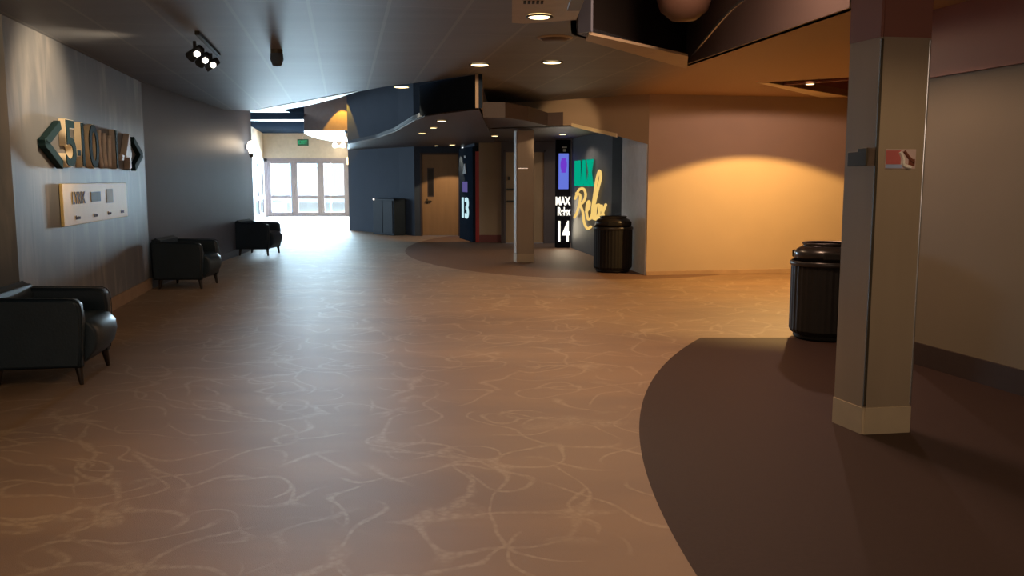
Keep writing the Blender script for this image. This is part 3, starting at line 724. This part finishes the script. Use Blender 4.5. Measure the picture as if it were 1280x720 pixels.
# ------------------------------------------------------------------ ceiling fittings
DL = 'round recessed ceiling lights'
def downlight(x, y, z, label, power, r=.09, size=1.9, m='lamp', target=None, col=WARM, blend=.4, group=DL, soft=.05):
    t = thing('recessed_light', label, 'ceiling light', (x, y, z), 0, group)
    b = NB(); lathe(b, [(r, -.001), (r+.018, -.004), (r+.022, -.012), (r, -.014), (r-.006, -.004)], n=28); obj('trim_ring', b, 'dplate', t, True)
    b = NB(); lathe(b, [(0, -.016), (r*.9, -.014), (r, -.006), (r, -.002), (0, -.002)], n=28); obj('lens', b, m, t)
    if power:
        tg = target or (x, y, 0)
        l = light('downlight_beam', 'SPOT', (0, 0, -.03), power, col, spot_size=size, spot_blend=blend, shadow_soft_size=soft, parent=t)
        l.rotation_euler = (Vector(tg)-Vector((x, y, z))).to_track_quat('-Z', 'Y').to_euler()
    return t
downlight(-.37, 10.33, H, 'round ceiling light left of its neighbour, near the tan wall corner', 60, .105)
TL = downlight(.45, 10.12, H, 'round ceiling light left of the dark coffer, facing the tan wall', 300, .105, .27, target=(.93, 14.85, 2.38), blend=.5)
light('wide_spill', 'SPOT', (0, 0, -.03), 70, (1, .66, .40), parent=TL, shadow_soft_size=.04, spot_size=3.12, spot_blend=.05)
downlight(-1.57, 12.76, H, 'round ceiling light at the ceiling edge above the blue wall', 45, .105)
downlight(.22, 7.28, H-.012, 'nearest round ceiling light, in the beige patch at the top', 60, .09)
downlight(-1.05, 13.35, 2.385, 'nearest canopy light, a thin bright disc under the dark canopy', 18, .07)
downlight(-1.33, 15.1, 2.385, 'small canopy light second from the front, left of the slim pillar', 14, .06)
downlight(-1.70, 16.9, 2.385, 'brightest round light under the canopy, above the left theatre door approach', 25, .075)
downlight(-1.50, 22.4, 2.385, 'farthest canopy light right above the brown theatre door', 70, .075, 1.5, target=(-1.75, 23.2, 0), blend=.15, soft=.02)
downlight(-1.95, 22.95, 2.385, 'canopy light just before the wall over the brown theatre door', 0, .05)
# spot light in the recess that scallops the tan wall
RC = downlight(4.10, 12.36, H, 'ceiling spot before the tan wall, by the small triangular recess', 420, .06, 2.22, m='lamp', col=(1, .59, .18), blend=.12, soft=.03, target=(4.1, 12.45, 0))
light('spot_spill', 'SPOT', (0, 0, -.06), 42, (1, .60, .50), parent=RC, shadow_soft_size=.04, spot_size=3.0, spot_blend=.1)
b = NB(); box(b, (-.75, -.03, 0), (.75, .03, .03), .004, Matrix.Rotation(-.75, 4, 'Z')); obj('mounting_bar', b, 'maroon', RC)
downlight(-.35, 18.2, 2.40, 'ceiling light inside the theatre entry, above the tan panel', 14, .07, 2.4)
downlight(1.0, 17.6, 2.40, 'ceiling light inside the theatre entry, before the MAX Relax wall', 34, .07, 2.6, col=(1, .86, .7))
# rows behind and above the camera
for i, (x, y, p) in enumerate(((-1.8, 4.2, 60), (.1, 3.4, 60), (-2.6, 1.6, 60), (-.6, .8, 60), (1.4, -.6, 40), (-1.6, -2.0, 40))):
    downlight(x, y, H, 'round ceiling light over the open carpet, out of the picture', p*.72, .085, 2.3, soft=.15)
light('added_coffer_fill', 'AREA', (1.6, 7.0, 3.70), 60, (1, .62, .42), (1.6, 7.0, 0), shape='DISK', size=.6)  # added fill, hidden up inside the coffer

downlight(2.35, 3.7, H, 'round ceiling light in front of the big pillar, out of the picture', 45, .085, 2.5, soft=.15)
downlight(-2.7, 5.3, H, 'added round ceiling light washing the number sign, out of the picture', 70, .085, 1.3, target=(-4.5, 9.6, 1.9), blend=.6)  # unseen lamp added to brighten the sides of the sign letters
# beige slab coloured as the lamp-lit patch of ceiling, with a vent
t = thing('painted_lit_patch', 'beige slab painted as the lit patch around the nearest ceiling light at the top', 'ceiling panel', (0, 0, 0))
b = plate([(0.0, 6.3), (0.0, 7.62), (.10, 7.66), (.53, 7.48), (.53, 6.3)], 2.812, H); obj('panel', b, 'lip', t)
b = NB()
for k in range(5): box(b, (.085+k*.032, 6.70, 2.808), (.105+k*.032, 6.80, 2.813))
obj('dark_slots', b, 'black', t)  # dark slots set in place of small dark lettering
b = NB(); box(b, (.425, 6.6, 2.80), (.525, 7.03, 2.813), .003); tag(obj('ceiling_vent', b, 'brown'), 'dark square ceiling vent beside the coffer at the top', 'vent')
t = thing('ceiling_speaker', 'flat dark oval speaker on the ceiling left of the coffer', 'speaker', (.40, 8.45, H))
b = NB(); lathe(b, [(0, -.03), (.11, -.028), (.14, 0)], n=28); obj('grille', b, 'brown', t, True)
b = NB(); lathe(b, [(.14, -.012), (.165, -.008), (.17, 0)], n=28); obj('ring', b, 'lip', t, True)
t = thing('dome_fixture', 'brown rounded shade hanging in the corner of the dark coffer', 'ceiling lamp', (1.62, 8.55, 3.02))
b = NB(); lathe(b, [(0, -.04), (.12, -.02), (.22, .06), (.27, .2), (.27, .55)], n=36); obj('shade', b, 'brownshade', t, True)
b = NB(); lathe(b, [(0, .55), (.03, .55), (.03, .73), (0, .73)], n=14); obj('rod', b, 'dplate', t)
b = NB(); tube(b, [(2.04, 10.28, 2.87), (2.12, 9.7, 3.05), (2.23, 9.1, 3.22), (2.33, 8.5, 3.28)], .022, 8); tag(obj('coffer_rail', b, 'steel'), 'thin curved metal rail on the right side of the dark coffer', 'rail')
t = thing('security_camera', 'dark oval ceiling fixture hanging alone right of the track lights', 'ceiling fixture', (-2.40, 9.2, H))
b = NB(); lathe(b, [(0, 0), (.06, 0), (.06, -.04), (0, -.04)][::-1], n=24); obj('mount', b, 'dplate', t)
b = NB(); lathe(b, [(0, -.17), (.045, -.16), (.068, -.10), (.062, -.04), (0, -.04)], n=24); obj('dome', b, 'navy', t, True)
# track light
t = thing('track_light', 'black ceiling track with lit spot heads before the patterned left wall', 'track light', (-2.95, 8.8, H))
b = NB(); box(b, (-.02, -.75, -.035), (.02, .65, 0), .004, Matrix.Rotation(.19, 4, 'Z')); obj('track', b, 'black', t)
for (x, y, tx, ty, tz) in ((-.02, -.35, -1.2, .5, -.75), (-.10, .10, -1.2, .9, -.8), (-.14, .45, -1.0, -.3, -.6)):
    b = NB(); box(b, (x-.012, y-.012, -.11), (x+.012, y+.012, -.03)); st = obj('stem', b, 'black', t)
    d = Vector((tx, ty, tz)).normalized()
    m_ = Matrix.Translation((x, y, -.14)) @ d.to_track_quat('Z', 'Y').to_matrix().to_4x4()
    b = NB(); lathe(b, [(0, -.09), (.035, -.085), (.045, 0), (.052, .07), (.046, .07)], n=24, mtx=m_); h = obj('spot_head', b, 'black', t, True)
    b = NB(); lathe(b, [(0, .060), (.044, .060), (.044, .055), (0, .055)], n=24, mtx=m_); obj('lens', b, 'lampw', h)
    b = NB(); lathe(b, [(.0, -.03), (.028, -.015), (.028, .015), (0, .03)], n=16, mtx=Matrix.Translation((x+.05, y-.09, -.16)))
    obj('bulb', b, 'lampw', h, True)
l = light('track_beam', 'SPOT', (-.05, -.45, -.2), 85, (1, .74, .46), spot_size=1.35, spot_blend=.7, shadow_soft_size=.05, parent=t)
l.rotation_euler = (Vector((-4.25, 8.2, 2.25))-Vector((-3.0, 8.35, 2.62))).to_track_quat('-Z', 'Y').to_euler()
